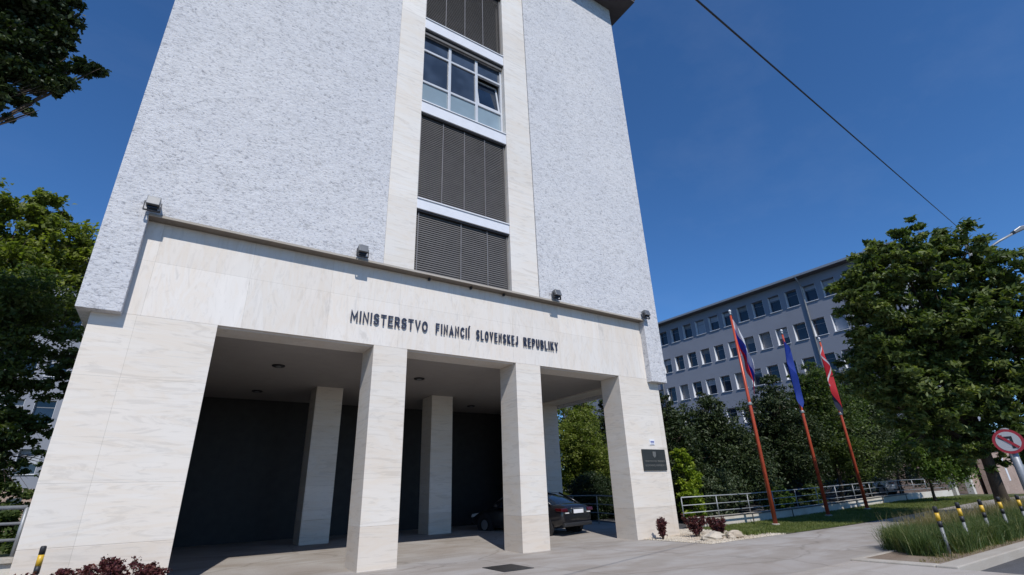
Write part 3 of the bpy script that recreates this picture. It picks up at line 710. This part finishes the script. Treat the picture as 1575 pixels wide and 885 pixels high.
def car(loc, rz, pm, label, group=None, hatch=False):
    root = empty('parked_car', loc, rz, label=label, cat='car', group=group)
    L, W = 4.7, .92                                    # x: rear 0 -> front L
    st = [(0.0, .86, .42, .86), (.06, .93, .34, .97), (.35, .985, .24, 1.03), (.95, 1.0, .2, 1.0), (1.9, 1.0, .19, .96), (2.9, 1.0, .19, .95), (3.5, .995, .2, .93), (4.2, .97, .22, .82), (4.58, .88, .3, .70), (4.7, .78, .4, .58)]
    V = []; n_ = 12
    for (x, w, zb, zt) in st:
        ww = W*w; h = zt-zb
        half = [(0, zb), (.75*ww, zb), (.95*ww, zb+.1*h), (ww, zb+.4*h), (ww*.985, zb+.72*h), (ww*.9, zt-.02), (0, zt+.02)]
        V += [(x, y, z) for y, z in half] + [(x, -y, z) for y, z in half[1:6][::-1]]
    Fc = []
    for i in range(len(st)-1):
        for k in range(n_): k2 = (k+1) % n_; Fc.append((i*n_+k, i*n_+k2, (i+1)*n_+k2, (i+1)*n_+k))
    Fc += [tuple(range(n_))[::-1], tuple((len(st)-1)*n_+k for k in range(n_))]
    mb = MB(); mb.v = V; mb.f = Fc; body = mb.build('body', pm, root, smooth=True, subsurf=2)
    # glasshouse
    gs = [(.42, .62, .98), (.75, .60, 1.16), (1.25, .60, 1.36), (1.9, .61, 1.44), (2.4, .61, 1.44), (2.85, .60, 1.34), (3.45, .64, .93)]
    V = []
    for (x, wt, zt) in gs:
        zb = .90; V += [(x, .86, zb), (x, .86*.55+wt*.42, zb+(zt-zb)*.55), (x, wt, zt-.01), (x, 0, zt+.015), (x, -wt, zt-.01), (x, -.86*.55-wt*.42, zb+(zt-zb)*.55), (x, -.86, zb)]
    Fc = []
    for i in range(len(gs)-1):
        for k in range(6): Fc.append((i*7+k, i*7+k+1, (i+1)*7+k+1, (i+1)*7+k))
    Fc += [tuple(range(7))[::-1], tuple(6*7+k for k in range(7))]
    mb = MB(); mb.v = V; mb.f = Fc; mb.build('window_glass', m_gdark, root, smooth=True, subsurf=1)
    rf_ = MB(); V = []
    for (x, wt, zt) in gs[2:6]: V += [(x, wt+.015, zt-.03), (x, wt*.9, zt+.012), (x, 0, zt+.032), (x, -wt*.9, zt+.012), (x, -wt-.015, zt-.03)]
    rf_.v = V; rf_.f = [(i*5+k, i*5+k+1, (i+1)*5+k+1, (i+1)*5+k) for i in range(3) for k in range(4)]
    rf_.build('roof', pm, root, smooth=True, subsurf=1)
    for s in (1, -1):
        for (x0, z0, y0, x1, z1, y1) in ((.5, .97, .80, 1.28, 1.36, .62), (3.42, .95, .80, 2.82, 1.34, .62), (2.1, .95, .865, 2.1, 1.43, .625)):
            MB().tube([(x0, s*y0, z0), ((x0+x1)/2, s*(y0+y1)/2+s*.03, (z0+z1)/2+.01), (x1, s*y1, z1)], .035, 6).build('window_pillar', pm, root, smooth=True)
    for x in (.85, 3.75):
        for s in (1, -1):
            w = MB().lathe((x, s*.80, .33), [(.27, -.1), (.32, -.09), (.335, -.03), (.335, .06), (.31, .105), (.25, .11)], 26, 'y').build('wheel', m_tyre, root, smooth=False)
            MB().lathe((x, s*.80+s*.095, .33), [(.22, -.02), (.225, .01), (.15, .018), (.04, .02)] if s > 0 else [(.04, -.02), (.15, -.018), (.225, -.01), (.22, .02)], 20, 'y').build('rim', m_rim, w)
            MB().lathe((x, s*.84, .34), [(.385, -.1), (.39, .07)] if s > 0 else [(.39, -.07), (.385, .1)], 24, 'y').build('wheel_arch', m_black, root)
    for s in (1, -1):
        MB().prism([(-.02, .76), (.26, .78), (.30, .88), (.0, .865)], s*.56, s*.89, 'y').build('tail_light', m_red, root, bevel=.02)
        MB().box(-.03, .02, min(s*.52, s*.70), max(s*.52, s*.70), .70, .738).build('reversing_light', m_clear, root, bevel=.008)
        MB().prism([(4.35, .60), (4.62, .58), (4.55, .70), (4.2, .74)], s*.45, s*.82, 'y').build('headlight', m_clear, root, bevel=.02)
        MB().box(2.95, 3.1, min(s*.9, s*1.05), max(s*.9, s*1.05), .93, 1.05).build('mirror', pm, root, bevel=.03)
    MB().box(-.045, -.02, -.27, .27, .70, .82).build('number_plate', m_plate, root, bevel=.004)
    MB().box(-.035, .05, -.30, .30, .84, .865).build('boot_trim', m_rim, root, bevel=.006)
    MB().box(-.02, .1, -.78, .78, .30, .42).build('rear_bumper', m_black, root, bevel=.03)
    return root
a = math.radians(90+13)
car_under = car((12.95, 15.4, .06), a, p_black, 'black saloon car parked tail outward under the porch between the pillars')
car_under.scale = (1.07, 1.07, 1.07)
car((31.0, 18.5, .35), math.radians(90), p_white, 'white car parked behind the first flagpole beyond the railing', 'cars parked beyond the railing')
car((36.0, 17.6, .4), math.radians(100), p_blue, 'dark blue car parked behind the middle flagpole beyond the railing', 'cars parked beyond the railing')
car((41.5, 18.0, .45), math.radians(85), p_silver, 'silver car parked behind the furthest flagpole beyond the railing', 'cars parked beyond the railing')
car((45.5, 17.2, .45), math.radians(92), p_white, 'white car parked nearest the gate posts beyond the railing', 'cars parked beyond the railing')

# ------------------------------------------------------------------ bollards
def bollard(x, y, z, H, lab, g='yellow and black bollards in the planting strip'):
    r = empty('bollard', (x, y, z), label=lab, cat='bollard', group=g)
    MB().tube([(0, 0, -.1), (0, 0, H-.42)], .034, 14).build('post', m_post, r, smooth=True)
    MB().tube([(0, 0, H-.42), (0, 0, H-.30)], .044, 14).build('black_band', m_black, r, smooth=True)
    MB().tube([(0, 0, H-.30), (0, 0, H-.13)], .044, 14).build('yellow_band', m_yel, r, smooth=True)
    MB().lathe((0, 0, H-.13), [(.044, 0), (.044, .11), (.036, .13), (.02, .135)], 14).build('cap', m_black, r, smooth=True)
bollard(14.75, 5.0, .02, .95, 'bollard at the near end of the planting strip, leftmost in the grass')
bollard(16.15, 5.0, .02, .98, 'second bollard from the near end of the planting strip')
bollard(17.9, 5.05, .02, .98, 'middle one of the five bollards in the planting strip')
bollard(19.4, 5.05, .02, 1.0, 'fourth bollard from the near end of the planting strip')
bollard(20.9, 5.0, .02, 1.0, 'bollard at the far end of the planting strip under the road sign')
bollard(-1.55, 12.35, .0, 1.02, 'lone yellow and black bollard in front of the left marble pier', 'lone bollard')

# ------------------------------------------------------------------ road sign, lamp, wire
def proj_px(P):
    d = Vector(P)-Vector((0, 0, 1.6)); z = d.dot(F); return 787.5+755.6*d.dot(RR)/z, 442.5-755.6*d.dot(UU)/z
sg = empty('road_sign', (21.6, 4.85, .02), math.radians(-80), label='round red rimmed no left turn sign on a thick grey pole', cat='road sign')
MB().tube([(0, 0, 0), (0, 0, 2.85)], .105, 18).build('pole', m_galv, sg, smooth=True)
MB().lathe((0, 0, 2.85), [(.115, -.1), (.115, .02), (.06, .05)], 16).build('pole_cap', m_galv, sg)
m_sred = plain('sign_red', (.33, .02, .03), .35, var=.03); m_swh = plain('sign_white_shaded', (.42, .42, .43), .4, var=.03); m_sbk = plain('sign_black', (.012, .012, .012), .4)  # white of the face is greyed to stand for the shade on it
MB().lathe((0, -.13, 2.5), [(.36, .0), (.36, -.02)], 40, 'y').build('disc', m_sred, sg)
MB().lathe((0, -.151, 2.5), [(.285, 0), (.285, -.003)], 40, 'y').build('face', m_swh, sg)
ar = MB(); ar.box(.045, .11, -.160, -.1545, 2.29, 2.58).box(-.1, .11, -.160, -.1545, 2.58, 2.645).prism([(-.1, 2.52), (-.1, 2.705), (-.22, 2.612)], -.160, -.1545, 'y').build('arrow', m_sbk, sg)
sl = MB().prism([(-.22, 2.665), (-.165, 2.72), (.22, 2.335), (.165, 2.28)], -.1665, -.161, 'y').build('slash', m_sred, sg)
MB().box(-.03, .03, -.13, -.09, 2.4, 2.44).box(-.03, .03, -.13, -.09, 2.58, 2.62).build('clamp', m_galv, sg)
sp = empty('street_lamp', (28.8, 5.2, .1), label='grey street lamp whose curved arm sticks out from the big tree', cat='street lamp')
MB().tube([(0, 0, -.2), (0, 0, 6), (0, 0, 12.2)], [.13, .11, .08], 14).build('pole', m_galv, sp, smooth=True)
MB().tube([(0, 0, 10.4), (.05, -.45, 10.75), (.35, -1.0, 11.1), (.8, -1.5, 11.4)], .05, 10).build('arm', m_galv, sp, smooth=True)
h = MB().prism([(-.05, -.05), (.7, .0), (.7, .1), (.3, .17), (-.05, .09)], -.13, .13, 'y').build('lamp_head', m_lamp, sp, bevel=.03)
h.location = (.8, -1.5, 11.4); h.rotation_euler = (0, -.3, math.radians(-45))
wr = MB(); B = Vector((28.8, 5.2, 12.25)); A = Vector((4.7, 2.34, 7.5)); A = A+(A-B)*.8; pts = []
for i in range(41):
    t = i/40; p = A.lerp(B, t); pts.append(p)
m_wire = plain('wire', (.015, .015, .018), .5)
wire_pts = pts

# ------------------------------------------------------------------ planting
lf_big = leafmat('leaf_street_tree', (.026, .048, .013), (.095, .13, .034), (.21, .235, .075), .3)
lf_left = leafmat('leaf_bright', (.06, .085, .02), (.16, .195, .04), (.27, .29, .08), .45)
lf_dk = leafmat('leaf_dark', (.03, .052, .018), (.08, .115, .036), (.15, .18, .06), .4)
lf_yew = leafmat('leaf_yew', (.016, .028, .011), (.038, .056, .020), (.07, .09, .034), .15)
lf_ov = leafmat('leaf_overhang', (.010, .022, .008), (.028, .045, .014), (.06, .085, .025), .12)
lf_lime = leafmat('leaf_lime', (.08, .14, .01), (.20, .26, .02), (.30, .34, .04), .35)
lf_gray = leafmat('leaf_greygreen', (.04, .06, .03), (.09, .115, .06), (.15, .17, .10), .2)
lf_barb = leafmat('leaf_purple', (.035, .010, .012), (.09, .022, .026), (.17, .07, .05), .2)
lf_weep = leafmat('leaf_pale', (.04, .08, .015), (.09, .14, .03), (.16, .2, .05), .35)
lf_dome = leafmat('leaf_topiary', (.008, .018, .006), (.02, .036, .012), (.04, .06, .02), .1)
gr_long = leafmat('grass_long', (.03, .058, .016), (.085, .125, .034), (.24, .23, .10), .3)
gr_lawn = leafmat('grass_lawn', (.075, .105, .022), (.14, .17, .042), (.24, .24, .09), .3)
gr_dry = leafmat('grass_dry', (.15, .13, .055), (.26, .21, .10), (.34, .28, .15), .3)

# big street tree by the planting strip (crown scaled to its distance)
S = 19/24
B0 = [(26.3,9.3,10.0,1.2),(26.8,8.2,11.3,1.1),(28.3,7.1,11.6,1.3),(29.6,5.9,12.1,1.3),(31.0,5.4,11.0,1.3),(32.2,5.1,10.2,1.2),(33.6,4.8,9.3,1.3),(27.1,9.4,8.6,1.4),
      (28.8,8.0,9.4,1.7),(30.6,6.6,9.6,1.7),(27.9,9.6,6.9,1.5),(29.6,9.0,6.0,1.6),(31.1,8.2,6.6,1.7),(32.7,6.5,7.4,1.7),(34.1,6.5,5.6,1.6),(29.8,9.6,4.9,1.2),
      (31.9,8.2,5.0,1.4),(33.8,7.3,4.4,1.3),(28.3,10.2,5.3,1.1),(35.5,6.6,3.6,1.3),(34.5,5.3,8.0,1.4),(35.6,5.4,6.6,1.4),(30.5,7.9,8.0,1.9)]
B0 += [(26.6,8.6,11.6,1.1),(27.5,7.8,12.4,1.15),(28.6,7.0,12.8,1.1),(26.2,9.4,10.6,1.1),(26.6,9.6,9.0,1.0),(27.4,9.0,10.4,1.3),(30.9,9.3,4.0,1.1),(32.2,8.9,3.6,1.1),(33.6,8.0,3.3,1.0),(29.4,10.2,3.6,.9),(30.2,11,7.5,1.6),(32.5,10.5,8.5,1.8),(34.5,9,8.5,1.8),(35,9.5,6.5,1.6),(32.5,8.3,10.2,1.6),(33.5,11,6.2,1.5)]
Bb = [(x*S+.35, y*S-.2, 1.6+(z-2.15)*S, r*S*.92) for x, y, z, r in B0]
tree('street_tree', (27.0, 6.9, .1), (24.6, 6.1, 6.4), Bb, 125000, .105, lf_big, r=.24, seed=11, clumps=52, spread=.16, elong=2.3, shell=(.5, 1.32),
     label='big broad leafed street tree with a leaning trunk behind the grass strip')
# left bright tree and dark tree
Bl = [(-8.2,24,12.0,1.5),(-6.6,24,13.0,1.3),(-5.2,24,12.6,1.2),(-6.5,24,11.0,1.5),(-5.2,24.3,10.8,1.2),(-7.8,24,13.3,1.2),(-6.0,24,13.9,.8),(-8.3,24,10,1.6),(-4.5,24.2,11.9,.9),(-7,24,9,1.6),(-9.5,24,13,1.5),(-5.6,24.4,9.4,.8)]
Bl = [(x, y, z-1.35, r) for x, y, z, r in Bl]
tree('leafy_tree', (-6.3, 24.4, .2), (-6.2, 24.3, 9.8), Bl, 52000, .12, lf_left, r=.13, seed=21, clumps=40, label='bright green tree standing tall left of the tower')
Bd = [(-5.2,19,6.9,1.2),(-4.3,19,7.3,.9),(-3.7,19,6.3,.8),(-4.8,19,5.4,1.2),(-3.9,19.2,5.2,.7),(-4.9,19,4.0,1.2),(-4.0,19,3.7,.8),(-5,19,2.6,1.3),(-4.0,19.2,2.6,.7),(-3.35,19.2,3.6,.55),(-3.3,19.2,5.0,.5),(-4.6,19,1.7,1.0),(-3.3,18.6,1.9,.6),(-3.6,18.6,1.1,.8),(-3.0,18.8,2.8,.4),(-2.9,19,5.8,.4),(-6.3,19,6.2,1.4),(-6.5,19,4,1.5),(-3.3,19.5,6.9,.5)]
tree('dark_tree', (-5.2, 19.2, .2), (-5, 19.2, 6.5), Bd, 52000, .085, lf_dk, r=.12, seed=31, clumps=46, label='dense dark tree in front of the bright tree left of the marble pier')
# overhanging boughs at the top left
Bo = [(-5.0,13.0,12.2,.8),(-4.5,13.0,12.3,.45),(-4.35,13.0,12.8,.5),(-4.15,13.0,12.0,.4),(-4.6,13.0,10.8,.5),(-4.3,13.0,11.3,.45),(-3.75,13.0,11.2,.38),(-3.35,13.0,11.45,.28),
      (-3.85,13.0,10.75,.33),(-4.5,13.0,10.1,.35),(-4.1,13.0,9.75,.22),(-4.6,13.0,9.6,.25),(-5.1,13.0,11.3,.7),(-5.5,13.0,12.8,.9),(-5.8,13,11,.8),(-6.1,13,12,.9),(-4.9,13,9.9,.45),(-5.0,13,10.6,.5),(-4.2,13,10.55,.3),(-4.65,13,11.6,.45)]
tree('overhanging_tree', (-7.6, 13.2, .1), (-6.4, 13.1, 11.9), Bo, 76000, .085, lf_ov, r=.15, seed=41, clumps=26, spread=.26, shell=(.2, 1.0),
     label='dark tree whose boughs hang into the sky at the top left')
# yews and evergreens behind the railing
def cone_blobs(x, y, z0, H, R, n, g):
    o = []
    for i in range(n):
        t = g.random(); z = z0+H*t; rr = R*(1-t**2.8)**.6; a_ = g.uniform(0, 6.28); d = rr*g.uniform(.1, .7)
        o.append((x+d*math.cos(a_), y+d*math.sin(a_), z, max(.4, rr*.42)))
    return o
gy = random.Random(5)
for i, (x, y, H, R, lab) in enumerate([
        (20.8, 17.6, 6.5, 2.7, 'dark yew tree closest to the tower behind the grey green bush'),
        (24.2, 17.4, 6.8, 2.9, 'broad dark yew tree behind the flagpole nearest the tower'),
        (27.6, 18.4, 4.9, 2.3, 'lower dark yew tree in the gap where the wing wall shows'),
        (31.2, 17.2, 8.3, 3.0, 'tall evergreen tree behind the middle flagpole'),
        (34.9, 16.4, 9.4, 3.3, 'tall olive green evergreen tree behind the furthest flagpole'),
        (39.5, 16.6, 9.6, 3.5, 'dark evergreen tree behind the big street tree'),
        (45.2, 17.0, 8.4, 3.4, 'rightmost dark evergreen tree above the gate posts')]):
    tree('yew_tree', gp(x, y), (x, y, H*.85), cone_blobs(x, y, .7 if i < 2 else 2.1, H-(1.3 if i < 2 else 2.6), R, 44, gy), 46000, .085, lf_yew if i != 4 else lf_dk, r=.12, seed=50+i, clumps=26, spread=.3,
         label=lab, group='dark evergreen trees behind the railing', elong=2.2)
Bw = [(x+2.4, y-.1, z-.1, r*1.15) for x, y, z, r in [(33.0,11.6,3.9,1.0),(34.0,11.4,4.3,1.0),(35.2,11.2,3.9,.9),(32.4,11.9,3.1,.8),(34.7,11.4,3.1,.9),(34.2,11.6,2.3,.7),(33.4,11.9,2.6,.7),(36.2,11.4,3.3,.9),(35.6,11.4,2.4,.8)]]
tree('weeping_tree', gp(36.6, 12.2), (36.5, 12, 3.8), Bw, 34000, .09, lf_weep, r=.08, seed=71, clumps=30, label='small pale green drooping tree right of the flagpoles', droop=1.2)
# seen through the porch
Bt = cone_blobs(23.2, 27, .8, 8.2, 3.3, 48, gy)
tree('feathery_tree', gp(22.8, 27), (22.8, 27, 6), Bt, 60000, .09, lf_left, r=.12, seed=81, clumps=30, label='bright feathery green tree seen through the porch behind the car')
tree('hedge_tree', gp(28.0, 28), (28, 28, 7), cone_blobs(28, 28, .8, 7.5, 3.4, 40, gy), 40000, .13, lf_yew, r=.12, seed=82, clumps=30, label='dark evergreen tree beyond the feathery tree behind the porch')
def shrub(name, x, y, z, blobs, n_, size, mat, lab, cat='shrub', group=None, seed=1, stems=8, part='foliage', **k):
    r = empty(name, (x, y, z), label=lab, cat=cat, group=group); mb = MB(); rd = random.Random(seed)
    for i in range(stems):
        b = rd.choice(blobs); mb.tube([(rd.uniform(-.05, .05), rd.uniform(-.05, .05), -.03), (b[0]*.5, b[1]*.5, b[2]*.55), (b[0], b[1], b[2])], [.014, .011, .005], 5)
    mb.build('stems', m_bark, r); leaves(part, blobs, n_, size, mat, r, seed=seed, **k); return r
shrub('clipped_bush', 18.7, 21, .2, [(0, 0, .95, 1.35, .95), (0, 0, .5, 1.35, .6), (0, 0, .8, 1.1, 1)], 60000, .05, lf_dome, 'dark clipped dome shaped bush seen through the porch', seed=91, clumps=300, spread=.12, shell=(.8, 1.0), elong=1.4)
shrub('lime_shrub', 19.3, 15.3, .1, [(0,0,2.5,.45),(.2,.1,1.9,.5),(-.1,0,1.2,.55),(.1,0,.5,.5),(0,.3,2.9,.3)], 9000, .075, lf_lime, 'lime green shrub directly right of the marble pier', seed=92, clumps=22)
shrub('grey_green_bush', 21.6, 15.7, .1, [(0,0,1.6,.75),(.7,0,1.4,.7),(-.7,.0,1.2,.6),(1.3,0,.9,.6),(0,0,.7,.8),(-.9,0,.5,.5)], 16000, .065, lf_gray, 'loose grey green bush behind the railing near the pier', seed=93, clumps=30)
shrub('low_bush', 26.6, 15.6, .15, [(0,0,.7,.6),(.7,0,.6,.5),(-.8,0,.5,.5)], 7000, .08, lf_weep, 'low green bush behind the railing right of the first flagpole', seed=94, clumps=26)
shrub('round_bush', 30.5, 16.0, .25, [(0,0,.6,.6),(.8,0,.5,.5)], 6000, .08, lf_dk, 'low dark bush behind the railing near the middle flagpole', seed=95, clumps=26)

# purple barberries: bundles of upright leafy stems
def barberry(x, y, h_, w_, lab, seed, group='purple barberry shrubs'):
    rd = random.Random(seed); r = empty('barberry_shrub', (x, y, float(hgt(x, y))), label=lab, cat='shrub', group=group); mb = MB(); bl = []
    for i in range(15):
        a_ = rd.uniform(0, 6.28); d = rd.uniform(.1, 1)*w_; hh = h_*rd.uniform(.65, 1)
        tip = (math.cos(a_)*d, math.sin(a_)*d, hh); mb.tube([(tip[0]*.15, tip[1]*.15, -.02), (tip[0]*.6, tip[1]*.6, hh*.55), tip], [.009, .007, .004], 5)
        for t in (.35, .5, .65, .8, .92, 1.0): bl.append((tip[0]*(.15+.85*t), tip[1]*(.15+.85*t), hh*t, .055))
    mb.build('stems', m_bark, r); leaves('foliage', bl, 3600, .036, lf_barb, r, seed=seed, clumps=4, spread=.7); return r
barberry(13.85, 12.3, .62, .20, 'small purple shrub against the right marble pier', 1)
barberry(15.05, 11.9, .68, .36, 'broad purple shrub at the corner of the right marble pier', 2)
barberry(15.95, 11.7, .56, .40, 'low purple shrub rightmost behind the pale rocks', 3)
barberry(-1.52, 11.95, .62, .30, 'purple shrub leftmost beside the lone bollard', 4)
barberry(-.98, 11.8, .70, .30, 'purple shrub second from the left before the left pier', 5)
barberry(-.45, 11.9, .78, .34, 'tall purple shrub in the middle before the left pier', 6)
barberry(.02, 11.8, .66, .30, 'purple shrub nearest the porch opening before the left pier', 7)
# rocks
def rock(x, y, sx, sy, sz, lab, seed, mat=m_rock):
    g = np.random.default_rng(seed); mb = MB(); n1, n2 = 7, 10; V = []; Fc = []
    for i in range(n1+1):
        for j in range(n2):
            th = math.pi*i/n1; ph = 2*math.pi*j/n2; d = g.uniform(.78, 1.1) if 0 < i < n1 else 1
            V.append((sx*math.sin(th)*math.cos(ph)*d, sy*math.sin(th)*math.sin(ph)*d, sz*math.cos(th)*d+sz*.5))
    for i in range(n1):
        for j in range(n2): j2 = (j+1) % n2; Fc.append((i*n2+j, (i+1)*n2+j, (i+1)*n2+j2, i*n2+j2))
    mb.v = V; mb.f = Fc; o = mb.build('rock', mat, None, bevel=.01, label=lab, cat='rock', group='rocks by the right pier'); o.location = (x, y, .01)
rock(14.75, 11.05, .50, .26, .16, 'large flat pale rock lying before the purple shrubs', 1)
rock(15.6, 10.85, .34, .25, .15, 'rounded tan rock right of the large flat rock', 2)
rock(15.15, 10.65, .14, .11, .08, 'small pale stone at the edge of the pavement', 3)
rock(16.4, 11.25, .2, .14, .08, 'small tan stone next to the green ground plants', 4)
# ground plants and grass
m_ = rng.normal(size=(1500, 2))*[.45, .2]+[17.0, 11.2]
grass('low_plants', m_, .06, .2, .012, .9, gr_lawn, 3, label='low green plants between the rocks and the lawn', cat='plants', kind='stuff')
n = 60000; xy = np.stack([17.5+26*rng.uniform(0, 1, n)**1.3, rng.uniform(10.32, 14.12, n)], 1)
xy = xy[(xy[:, 0] > 17.6+.5*np.sin(xy[:, 1]*2))]
grass('lawn_grass', xy, .03, .085, .006, .9, gr_lawn, 4, z=.01, label='short green lawn between the pavement and the low wall', cat='grass', kind='stuff')
# long grass in tufts
nt = 640; ty = rng.uniform(4.85, 6.35, nt); tx = 13.55+(ty-4.85)*1.05+(rng.uniform(0, 1, nt)**1.15)*20
ti = rng.integers(0, nt, 76000); xy = np.stack([tx[ti], ty[ti]], 1)+rng.normal(size=(76000, 2))*.09
xy = xy[(xy[:, 1] > 4.7)]
grass('tall_grass', xy, .30, .66, .0055, 1.0, gr_long, 5, label='tall tufted green grass in the planting strip around the bollards', cat='grass', kind='stuff')
n = 9500; xy = np.stack([rng.uniform(16.5, 36, n), rng.normal(6.35, .25, n)], 1)
grass('dry_grass', xy, .45, .9, .006, .5, gr_dry, 6, label='dry tan seed heads along the back of the planting strip', cat='grass', kind='stuff')
n = 1500; xy = np.stack([rng.uniform(12.9, 24, n), rng.uniform(4.6, 5.0, n)], 1)
grass('weeds', xy, .03, .12, .006, .9, gr_dry, 7, label='sparse dry weeds on the soil by the kerb', cat='weeds', kind='stuff')

# drain cover in the pavement
dc = MB().box(6.5, 7.3, 10.35, 11.3, -.05, .012).build('drain_cover', m_black, None, label='dark metal drain grate set in the pavement before the middle pillar', cat='drain cover')
for i in range(9):
    x = 6.56+i*.08; MB().box(x, x+.035, 10.42, 11.23, .0125, .018).build('bar', m_galvd, dc)

# overhead wire
o = MB(); o.tube(wire_pts, .015, 6); o.build('overhead_wire', m_wire, None, smooth=True, label='black overhead wire crossing the sky to the big tree', cat='wire')
